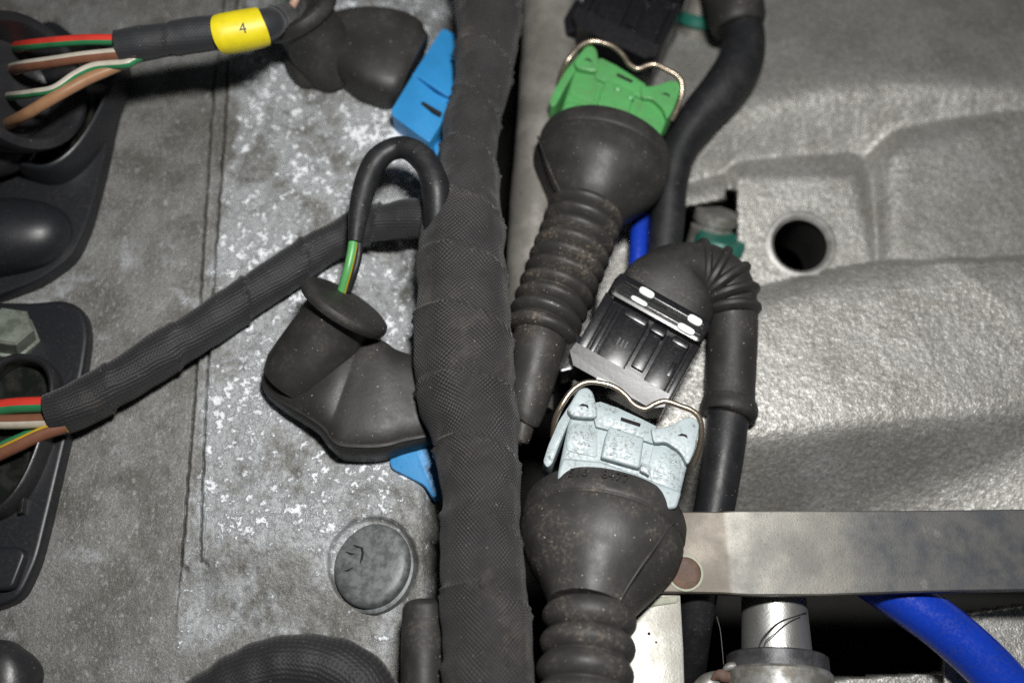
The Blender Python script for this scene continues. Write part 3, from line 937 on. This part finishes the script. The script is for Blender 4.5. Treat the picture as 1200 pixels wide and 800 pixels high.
def plug_shell(t_, f, h0, mat, letters=True):
    """moulded plug body drawn at the grey plug's pixels; f maps them, h0 is its upper face"""
    fp = lambda pts: [f(*p) for p in pts]
    body = prism("housing", fp([(668, 486), (700, 484), (765, 506), (802, 512), (812, 522), (803, 556), (794, 594), (720, 606), (650, 584), (654, 552)]), h0 - 8, 62, mat, t_, bevel=5, segs=3, rnd=5)
    # the two ears that carry the clip
    prism("ear", fp([(673, 464), (679, 455), (688, 453), (695, 459), (699, 474), (701, 489), (690, 490), (670, 488), (664, 480)]), h0 + 2, 40, mat, t_, bevel=2.6, segs=3, rnd=6)
    prism("ear", fp([(762, 500), (774, 502), (790, 497), (803, 489), (815, 489), (820, 498), (814, 528), (806, 546), (798, 530), (780, 517), (766, 520)]), h0 + 2, 40, mat, t_, bevel=2.6, segs=3, rnd=6)
    # bridge between the ears, set a little lower
    prism("bridge", fp([(692, 472), (704, 470), (724, 477), (752, 490), (770, 499), (766, 520), (730, 508), (698, 500)]), h0 - 3, 30, mat, t_, bevel=2, segs=2)
    # side arm
    prism("side_arm", fp([(672, 466), (680, 470), (668, 492), (656, 520), (647, 544), (641, 548), (636, 541), (642, 522), (654, 494)]), h0 - 8, 44, mat, t_, bevel=3, segs=2, rnd=4)
    # raised middle panel, side pads and the shoulder in front of the boot
    prism("raised_panel", fp([(714, 499), (755, 512), (750, 549), (704, 536), (709, 512)]), h0 + 1.5, 14, mat, t_, bevel=2.6, segs=3)
    prism("pad", fp([(672, 494), (700, 501), (700, 536), (664, 528), (664, 512)]), h0 - 6.8, 8, mat, t_, bevel=1.0, segs=2, rnd=4)
    prism("pad", fp([(766, 520), (800, 530), (794, 578), (764, 566), (760, 545)]), h0 - 6.8, 8, mat, t_, bevel=1.0, segs=2, rnd=4)
    prism("shoulder", fp([(660, 536), (704, 540), (748, 556), (799, 576), (793, 595), (720, 604), (652, 580), (654, 552)]), h0 - 3.5, 16, mat, t_, bevel=4, segs=3, rnd=4)
    prism("notch", fp([(752, 541), (763, 546), (761, 557), (750, 551)]), h0 + 0.5, 8, mat, t_, bevel=1.0)
    prism("slot", fp([(728, 488.5), (751, 496), (750, 500), (727, 492.5)]), h0 - 2.4, 3, M_DARK, t_, bevel=0)
    for cx, cy in ((684, 476), (800, 511)):
        prism("ear_hole", fp([(cx - 6, cy - 1), (cx - 1, cy - 3.5), (cx + 5, cy - 1.5), (cx + 6, cy + 2.5), (cx + 2, cy - 0.2), (cx - 3, cy - 0.6)]), h0 + 2.5, 3, M_DARK, t_, bevel=0)
    if letters:
        ang = math.radians(103)
        for s_, cx, cy, sz, hh in (("DE AMP", 721, 519, 10.5, 1.7), ("Z  2E", 738, 526, 11.5, 1.7), ("GS DR", 775, 545, 12, -6.5), ("SAN 6", 787, 549, 11, -6.5), ("SM", 690, 516, 12, -6.5), ("6", 676, 526, 10, -6.5)):
            def fn(tx, ty, tz, cx=cx, cy=cy, hh=hh):
                x_ = cx + tx * math.cos(ang) + ty * math.sin(ang)
                y_ = cy + tx * math.sin(ang) - ty * math.cos(ang)
                px, py = f(x_, y_)
                return W(px, py, h0 + hh) + UP * tz
            text_pts(s_, fn, "raised_lettering", mat, body, sz, 0.8)
    return body


def spring_clip(t_, f, h0, wr=3.5):
    P = [(648, 512, -22), (650, 494, -8), (657, 477, 3), (671, 457, 7), (687, 448, 8), (706, 449, 8), (721, 454, 8), (733, 463, 7), (743, 474, 6), (756, 479, 6), (768, 473, 7), (780, 470, 8),
         (796, 475, 8), (811, 481, 7), (820, 491, 4), (822, 510, -4), (818, 530, -16), (812, 545, -26)]
    st = [(*f(x, y), h0 + h - 2.5, wr) for x, y, h in P]
    return sweep("spring_clip", st, M_CLIP, t_, seg=14, sub=6, frame='pt')


def clip_scale(f):
    a = complex(*f(0, 0)); b = complex(*f(100, 0))
    return abs(b - a) / 100


# grey plug
ident = lambda x, y: (x, y)
t = thing("injector_plug", "pale blue-grey plastic plug with embossed letters, spring clip and dusty ribbed rubber boot", "connector", W(720, 560, 0))
plug_shell(t, ident, 84, M_GREY)
spring_clip(t, ident, 84)


def rings(s0, pitch, amp, s1=1e9):
    def f(s, th):
        if s < s0 or s > s1:
            return np.zeros_like(th)
        ph = ((s - s0) / pitch) % 1.0
        v = (abs(math.sin(math.pi * ph)) ** 0.7) * 2 - 1
        return np.full_like(th, amp * v)
    return f


def boot(name, p0, p1, prof, mat, parent, seg=72, **kw):
    """moulded boot about a straight axis from p0 to p1; profile (t, half width, half depth, squareness)"""
    A = catmull([list(q) + [2.0] * (4 - len(q)) for q in prof], 7)
    st = [(p0[0] + (p1[0] - p0[0]) * t_, p0[1] + (p1[1] - p0[1]) * t_, p0[2] + (p1[2] - p0[2]) * t_, a, b, n_) for t_, a, b, n_ in A]
    return sweep(name, st, mat, parent, seg=seg, smoothpath=False, straight=True, **kw)


bt = boot("rubber_boot", (710, 600, 18), (690, 716, 72), [(0.02, 60, 50), (-0.01, 84, 70), (-0.01, 91, 77), (0.03, 94.5, 80), (0.10, 96, 82), (0.17, 96.5, 82.5), (0.205, 95.5, 81.5), (0.225, 93.5, 79.5), (0.25, 95.5, 81), (0.32, 96.5, 81),
      (0.46, 92, 77), (0.62, 80, 69), (0.80, 64, 58), (0.92, 54, 51), (1.0, 49, 47)], M_RUBD, t, wob=1.0, seed=31)
rb = sweep("ribbed_tail", [(691, 712, 71, 50), (690, 730, 75, 51), (688, 760, 80, 52), (685, 800, 88, 53), (682, 860, 98, 54), (678, 930, 108, 55), (672, 1060, 118, 55), (664, 1250, 120, 55)], M_RUBD, t, seg=56, sub=40, ripple=rings(0, 26, 5.2), wob=0.5, sharp=80)
sweep("mould_seam", [(789, 612, 72, 1.8), (780, 622, 88, 1.8), (768, 640, 98, 2.0), (752, 662, 106, 2.0), (735, 688, 106, 1.9), (725, 706, 104, 1.7)], M_RUBD, bt, seg=10)
# moulded number round the rim
rc = W(708, 609, 23); rk = K(rc)
ra = W(710, 600, 18) - W(690, 716, 72); ra /= np.linalg.norm(ra)
ru = UP - (UP @ ra) * ra; ru /= np.linalg.norm(ru); rs = np.cross(ra, ru)
if rs[0] < 0: rs = -rs
for s_, a0 in (("516", -0.44), ("8477", 0.0)):
    def fn(tx, ty, tz, a0=a0):
        a = a0 + tx / 92.0
        return rc + ra * ty + rs * (97.2 * rk + tz) * math.sin(a) + ru * (83.2 * rk + tz) * math.cos(a)
    text_pts(s_, fn, "moulded_number", M_RUBD, bt, 15, 0.9)
prism("rim_nick", [(774, 578), (782, 580), (783, 588), (776, 586)], 80, 8, M_RUBD, bt, bevel=1)

# green plug
fg = sim(((684, 455), (818, 491)), ((691, 54), (797, 97)))
t = thing("injector_plug", "bright green plastic plug with spring clip above a long ribbed rubber boot", "connector", W(700, 150, -30))
plug_shell(t, fg, 36, M_GREEN, letters=False)
spring_clip(t, fg, 36, 3.2)
for px_, py_ in ((724, 103), (739, 113)):
    c_ = W(px_, py_, 39)
    lathe("moulded_boss", c_, UP, [(-4, 5), (0.5, 5), (1.5, 3.5), (1.8, 1)], M_GREEN, t, seg=16)
bt = boot("rubber_boot", (710, 173, -14), (686, 252, 4), [(0.02, 50, 44), (-0.02, 68, 60), (-0.02, 74, 65), (0.02, 77, 67), (0.10, 78.5, 68), (0.17, 78.5, 68), (0.195, 77, 66.5), (0.23, 78.5, 68), (0.36, 79, 68), (0.52, 74, 64), (0.72, 60, 54), (0.88, 49, 46), (1.0, 43, 42)],
          M_RUBM, t, seg=64, wob=0.6, seed=41)
TL = [(688, 246, 16, 41), (682, 262, 19, 41), (672, 290, 24, 41), (660, 322, 28, 41), (648, 352, 32, 40), (636, 384, 36, 39), (632, 396, 37, 36)]
sweep("ribbed_tail", TL, M_RUBG, t, seg=56, sub=36, ripple=rings(0, 19.0, 5.0, 9e9), wob=0.5)
sweep("tail_tube", [(636, 386, 36, 30), (632, 402, 37, 32.5), (626, 430, 38, 30), (620, 460, 38, 26.5), (616, 482, 38, 23.5), (615, 489, 38, 21), (614, 490, 37, 15), (612, 502, 36, 13.5), (610, 514, 35, 12), (609, 520, 35, 9), (609, 522, 35, 2)], M_RUBG, t, seg=36, sub=7, wob=0.9)
sweep("mould_seam", [(630, 160, 30, 1.1), (637, 180, 45, 1.1), (647, 205, 50, 1.1), (655, 222, 50, 1.1), (661, 238, 46, 1.1)], M_RUBG, bt, seg=8)


# ------------------------------------------------------------------ black mating plugs
def black_plug(t_, ox, oy, sc, ang, h0, white=True):
    ca, sa = math.cos(ang) * sc, math.sin(ang) * sc

    def L(u, v):
        return (ox + u * ca - v * sa, oy + u * sa + v * ca)

    def box(nm, u0, u1, v0, v1, h, dep, mat=M_BLK, bevel=1.6, parent=t_, rnd=0):
        return prism(nm, [L(u0, v0), L(u1, v0), L(u1, v1), L(u0, v1)], h, dep, mat, parent, bevel=bevel, segs=2, rnd=rnd)

    box("housing", -3, 122, 4, 112, h0 - 12, 70, bevel=4)
    box("collar", -2, 122, -3, 27, h0, 78, bevel=5, rnd=7)
    box("collar_groove", 8, 116, 8.5, 11.5, h0 + 0.5, 3, M_SOCK, 0)
    box("collar_groove", 6, 118, 20.5, 22, h0 + 0.5, 3, M_SOCK, 0)
    box("collar_rib", 8, 116, 3.5, 6.5, h0 + 2.2, 5, bevel=1.2)
    box("collar_rib", 4, 118, 16, 19, h0 + 2.2, 5, bevel=1.2)
    box("side_rail", -4, 8, 27, 100, h0 - 4, 40)
    box("side_rail", 11, 18, 34, 100, h0 - 6, 30)
    box("latch_panel", 22, 58, 34, 98, h0 - 3, 30)
    box("panel_cap", 26, 56, 30, 40, h0, 20, bevel=2)
    box("center_latch", 63, 79, 40, 88, h0 - 6, 30)
    box("panel_cap", 62, 81, 31, 41, h0 + 0.5, 20, bevel=2)
    box("latch_panel", 84, 112, 36, 100, h0 - 3, 30)
    box("panel_cap", 90, 112, 32, 40, h0, 20, bevel=2)
    box("side_rail", 115, 123, 30, 104, h0 - 5, 36)
    box("small_lug", 104, 110, 60, 78, h0, 10, bevel=1)
    # sloped nose that turns its face to the lens
    pts = [L(-6, 96), L(120, 96), L(121, 112), L(108, 121), L(4, 121), L(-8, 108)]
    top = [(h0 + 1), (h0 + 1), (h0 - 2.6), (h0 - 5), (h0 - 5), (h0 - 2.0)]
    tp = np.array([W(p[0], p[1], q) for p, q in zip(pts, top)]); bt_ = tp - UP * 38
    V_ = np.vstack([tp, bt_]); F_ = [tuple(range(6)), tuple(range(11, 5, -1))] + [(i, (i + 1) % 6, 6 + (i + 1) % 6, 6 + i) for i in range(6)]
    nose = mk("nose", V_, F_, M_BLK, t_, sharp=20)
    prism("side_flange", [L(-14, 84), L(0, 88), L(0, 112), L(10, 122), L(-6, 136), L(-18, 118)], h0 - 22, 40, M_BLK, t_, bevel=3, segs=2, rnd=4)
    if white:
        for u, v, ru_, rv in ((38, 4.5, 9.5, 4.2), (35, 17.5, 10.5, 2.8), (103, 5.5, 9, 4.6), (99, 19.5, 11, 4.0)):
            pp = [L(u + ru_ * math.copysign(abs(math.cos(a)) ** .6, math.cos(a)), v + rv * math.copysign(abs(math.sin(a)) ** .7, math.sin(a))) for a in np.linspace(0, 2 * math.pi, 22, endpoint=False)]
            prism("paint_mark", pp, h0 + 3.2, 3, M_WHITE, t_, bevel=0.8, segs=2)
        for q, (u, v) in enumerate(((36, 66), (41, 66), (46, 66))):
            box("tally_mark", u, u + 1.3, v, v + 9, h0 - 2.7, 1, M_WGRY, 0)
    return L


t = thing("injector_connector", "glossy black connector with four white paint marks and ringed rubber elbow", "connector", W(760, 400, -20))
black_plug(t, 727, 320, 1.0, math.radians(29), 64)


def elbow_r(s, th):
    return np.zeros_like(th)


sweep("rubber_elbow", [(762, 384, 16, 40, 34, 2.6), (772, 366, 18, 55, 40, 2.8), (780, 352, 20, 59, 42, 2.8), (788, 338, 22, 55, 42, 2.6), (798, 326, 22, 45, 40, 2.3), (812, 320, 22, 37, 37), (830, 322, 20, 36, 36), (846, 332, 18, 34, 34), (855, 350, 14, 32, 32), (858, 375, 10, 30, 30)],
      M_RUB, t, seg=48, sub=9, frame='pt', wob=0.6)
el = [((820, 320), (0.99, 0.10), 42), ((834, 325), (0.86, 0.5), 42.5), ((846, 335), (0.64, 0.77), 41.5), ((853, 349), (0.35, 0.94), 39), ((857, 364), (0.12, 0.99), 35)]
for (cx, cy), (dx, dy), r_ in el:
    c_ = W(cx, cy, 18); a_ = W(cx + dx * 10, cy + dy * 10, 17) - c_
    lathe("elbow_ring", c_, a_, [(-7, r_ - 10), (-5, r_ - 2.5), (-2, r_), (2, r_), (5, r_ - 2.5), (7, r_ - 10)], M_RUB, t, seg=44, close=False)
sweep("sleeve", [(858, 362, 12, 30), (858, 400, 8, 29.5), (856, 440, 6, 29.5), (855, 466, 5, 29.5), (854.5, 472, 5, 32), (854, 480, 5, 34), (853.5, 487, 5, 32.5), (853, 490, 5, 24)], M_RUB, t, seg=40, sub=7)
sweep("cable", [(854, 480, 5, 24.5), (848, 530, 4, 24), (838, 590, 2, 23.5), (826, 650, 0, 23), (815, 710, -20, 23), (806, 770, -70, 23), (800, 830, -140, 23)], M_CABLE, t, seg=32)
prism("latch_window", [(700, 441), (714, 447), (712, 453), (698, 446)], 71, 6, M_WHITE, t, bevel=0.8)

# the mate of the green plug, cut by the picture's top edge
t = thing("injector_connector", "black connector seated in the green plug with its cable bending away", "connector", W(740, 20, -60))
sc_ = 113.5 / 138
black_plug(t, 716, -62, sc_ * 1.02, math.radians(25), 22, white=False)
sweep("rubber_elbow", [(748, -30, -20, 44), (775, -62, -16, 46), (806, -80, -16, 42), (836, -62, -18, 38), (852, -30, -20, 36), (860, 0, -22, 34), (864, 24, -24, 33), (866, 34, -26, 29)], M_RUB, t, seg=40, frame='pt')
sweep("cable", [(866, 20, -26, 25), (872, 46, -28, 24.5), (866, 76, -30, 27), (846, 108, -34, 27), (820, 138, -40, 25), (798, 170, -46, 22), (787, 210, -52, 20), (782, 260, -60, 20), (776, 320, -70, 20), (770, 400, -90, 20)], M_CABLE, t, seg=36, sub=8, frame='pt')

# ------------------------------------------------------------------ injector seen in the pocket of the manifold
t = thing("fuel_injector", "small metal injector with teal seal in the dark manifold pocket", "injector", W(826, 300, -150))
iax = np.array([0.15, 0.75, 0.35])
lathe("metal_body", W(826, 300, -150), iax, [(-20, 29), (40, 29), (42, 26), (48, 26), (50, 29), (64, 29)], M_SLEEVE, t)
lathe("seal_ring", W(842, 291, -104), iax, [(-14, 30), (-10, 33), (0, 34), (12, 33), (16, 30)], M_TEAL, t)
t = thing("fuel_injector", "metal injector with pale teal seal showing behind the green plug's mate", "injector", W(815, 25, -150))
lathe("metal_body", W(812, 44, -120), iax, [(-6, 24), (20, 24), (22, 20), (60, 20)], M_RAIL, t)
lathe("seal_ring", W(816, 24, -96), iax, [(-10, 22), (-6, 27), (4, 27), (8, 22)], M_TEAL, t)

# ------------------------------------------------------------------ strap, bracket, shaft, hoses at the lower right
def bar(name, path, width_pts, mat, parent, thick, bev=1.5):
    """flat strip: path of (x, ytop, ybottom, h) stations, thickness along the normal"""
    V_ = []; F_ = []
    for x, y0, y1, h_ in path:
        a = W(x, y0, h_); b = W(x, y1, h_)
        ev = (b - a) / np.linalg.norm(b - a)
        for p_, dn in ((a, thick), (a, bev), (a + ev * bev, 0), (b - ev * bev, 0), (b, bev), (b, thick)):
            V_.append(p_ - UP * dn)
    m = len(path)
    for i in range(m - 1):
        for j in range(6):
            F_.append((i * 6 + j, i * 6 + (j + 1) % 6, (i + 1) * 6 + (j + 1) % 6, (i + 1) * 6 + j))
    F_.append(tuple(range(6))); F_.append(tuple(range((m - 1) * 6, m * 6)))
    return mk(name, V_, F_, mat, parent, sharp=30)


t = thing("support_strap", "flat weathered metal strap with rust-brown rivet above the dark gap", "strap", W(1000, 690, 20))
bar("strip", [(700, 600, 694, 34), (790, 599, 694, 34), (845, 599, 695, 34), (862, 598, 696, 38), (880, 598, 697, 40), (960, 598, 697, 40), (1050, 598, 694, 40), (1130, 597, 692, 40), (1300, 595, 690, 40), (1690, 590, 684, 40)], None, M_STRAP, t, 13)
rv = lathe("rivet", W(803, 671, 34.6), UP, [(-6, 16.5), (1.0, 16.5), (1.8, 15), (1.6, 9), (1.3, 2)], M_RUST, t, seg=40)
lathe("corrosion_ring", W(803, 671, 34.6), UP, [(-6, 19), (0.4, 19), (0.8, 17.8), (0.4, 16)], M_VERD, rv, seg=40, close=False)

t = thing("upright_bracket", "pale upright metal bracket below the strap, next to the ribbed boot", "bracket", W(770, 760, 0))
bar_v = prism("plate", [(728, 690), (797, 690), (801, 760), (806, 930), (820, 1250), (728, 1250)], 24, 16, M_PLATE, t, bevel=1.5)
prism("weld_bead", [(728, 693), (760, 700), (796, 697), (794, 706), (768, 710), (752, 714), (738, 722), (728, 726)], 26, 6, M_VERD, t, bevel=2.5, segs=3)
for cx, cy, r_ in ((760.5, 742, 1.6), (769, 752, 1.1)):
    lathe("pit", W(cx, cy, 24.3), UP, [(-2, r_), (0.2, r_), (0.3, r_ * 0.4)], M_DARK, t, seg=10)

t = thing("metal_shaft", "bright metal shaft with dark collar and stained sleeve below the strap", "shaft", W(910, 790, -60))
a0 = W(906, 690, -24); a1 = W(912, 800, -14); av = a1 - a0; L_ = np.linalg.norm(av); av = av / L_
kq = K(a0)
lathe("pin", a0, av, [(-30, 34), (0, 34), (74, 37), (90, 37)], M_SHAFT, t, seg=48)
lathe("collar", a0, av, [(70, 38), (71, 50), (73, 53), (88, 53), (90, 51), (91, 48)], M_COLLAR, t, seg=48)
lathe("sleeve", a0, av, [(86, 48), (88, 54), (91, 56.5), (130, 57), (420, 57)], M_SLEEVE, t, seg=48)
t = thing("rusty_clamp", "crusty rust-stained clamp end beside the shaft's stained sleeve", "clamp", W(850, 800, -30))
sweep("clamp_band", [(800, 850, -30, 14), (812, 820, -20, 15), (832, 803, -14, 15), (852, 798, -12, 13), (872, 800, -12, 13), (884, 808, -16, 12)], M_SLEEVE, t, wob=4.5, seg=40, sub=14, seed=55)
sweep("rust_flake", [(832, 797, -2, 2, 2), (842, 791, 2, 6, 3), (852, 793, 3, 7, 3), (862, 799, 0, 5, 3), (868, 804, -4, 2, 2)], M_RUST, t, wob=3.0, seg=28, sub=14, seed=58)
sweep("corroded_lug", [(846, 787, 0, 2), (851, 782, 3, 5), (858, 780, 4, 6), (866, 783, 3, 6), (873, 789, 0, 4), (880, 797, -4, 3)], M_SLEEVE, t, wob=3.2, seg=28, sub=14, seed=57)

o = sweep("blue_hose", [(960, 640, -20, 27), (1010, 668, -10, 28), (1060, 702, -5, 28.5), (1110, 738, -4, 29), (1160, 783, -6, 29.5), (1200, 830, -10, 30), (1240, 885, -14, 30), (1300, 1010, -18, 30), (1340, 1250, -20, 30)], M_HOSE, at=W(1110, 740, -60), seg=44)
tag(o, "thick royal blue hose curving out from beneath the metal strap", "hose")
o = sweep("blue_hose", [(756, 200, -80, 10), (752, 240, -74, 10.5), (749, 275, -70, 10.5), (747, 320, -74, 10.5), (744, 380, -90, 10.5)], M_HOSE, at=W(748, 290, -90), seg=24)
tag(o, "thin royal blue hose glimpsed between the ribbed boot and rubber elbow", "hose")

# stray fibres caught on the shaft
for nm, st in (("fibre", [(893, 790, 34, 0.8), (891, 768, 30, 0.8), (891, 752, 26, 0.8), (902, 738, 24, 0.8), (914, 728, 22, 0.8), (934, 721, 14, 0.8), (946, 716, 8, 0.7)]),
               ("fibre", [(897, 782, 34, 0.6), (896, 754, 28, 0.6), (908, 742, 26, 0.6), (922, 730, 22, 0.6), (938, 722, 14, 0.6)])):
    o = sweep(nm, st, M_HAIR, at=W(900, 770, 26), seg=6, sub=6, cap=False)
    tag(o, "longer dark fibre curling past the edge of the bright metal shaft" if st[0][0] == 893 else "shorter, finer dark fibre lying across the bright metal shaft", "fibre", "fibres on the shaft")
o = sweep("fibre", [(840, 722, -20, 0.4), (844, 738, -18, 0.4), (846, 756, -14, 0.4), (848, 778, -6, 0.4)], M_WGRY, at=W(846, 770, -10), seg=6, sub=6, cap=False)
tag(o, "hair-thin pale fibre hanging in the dark gap over the rusty clamp", "fibre")
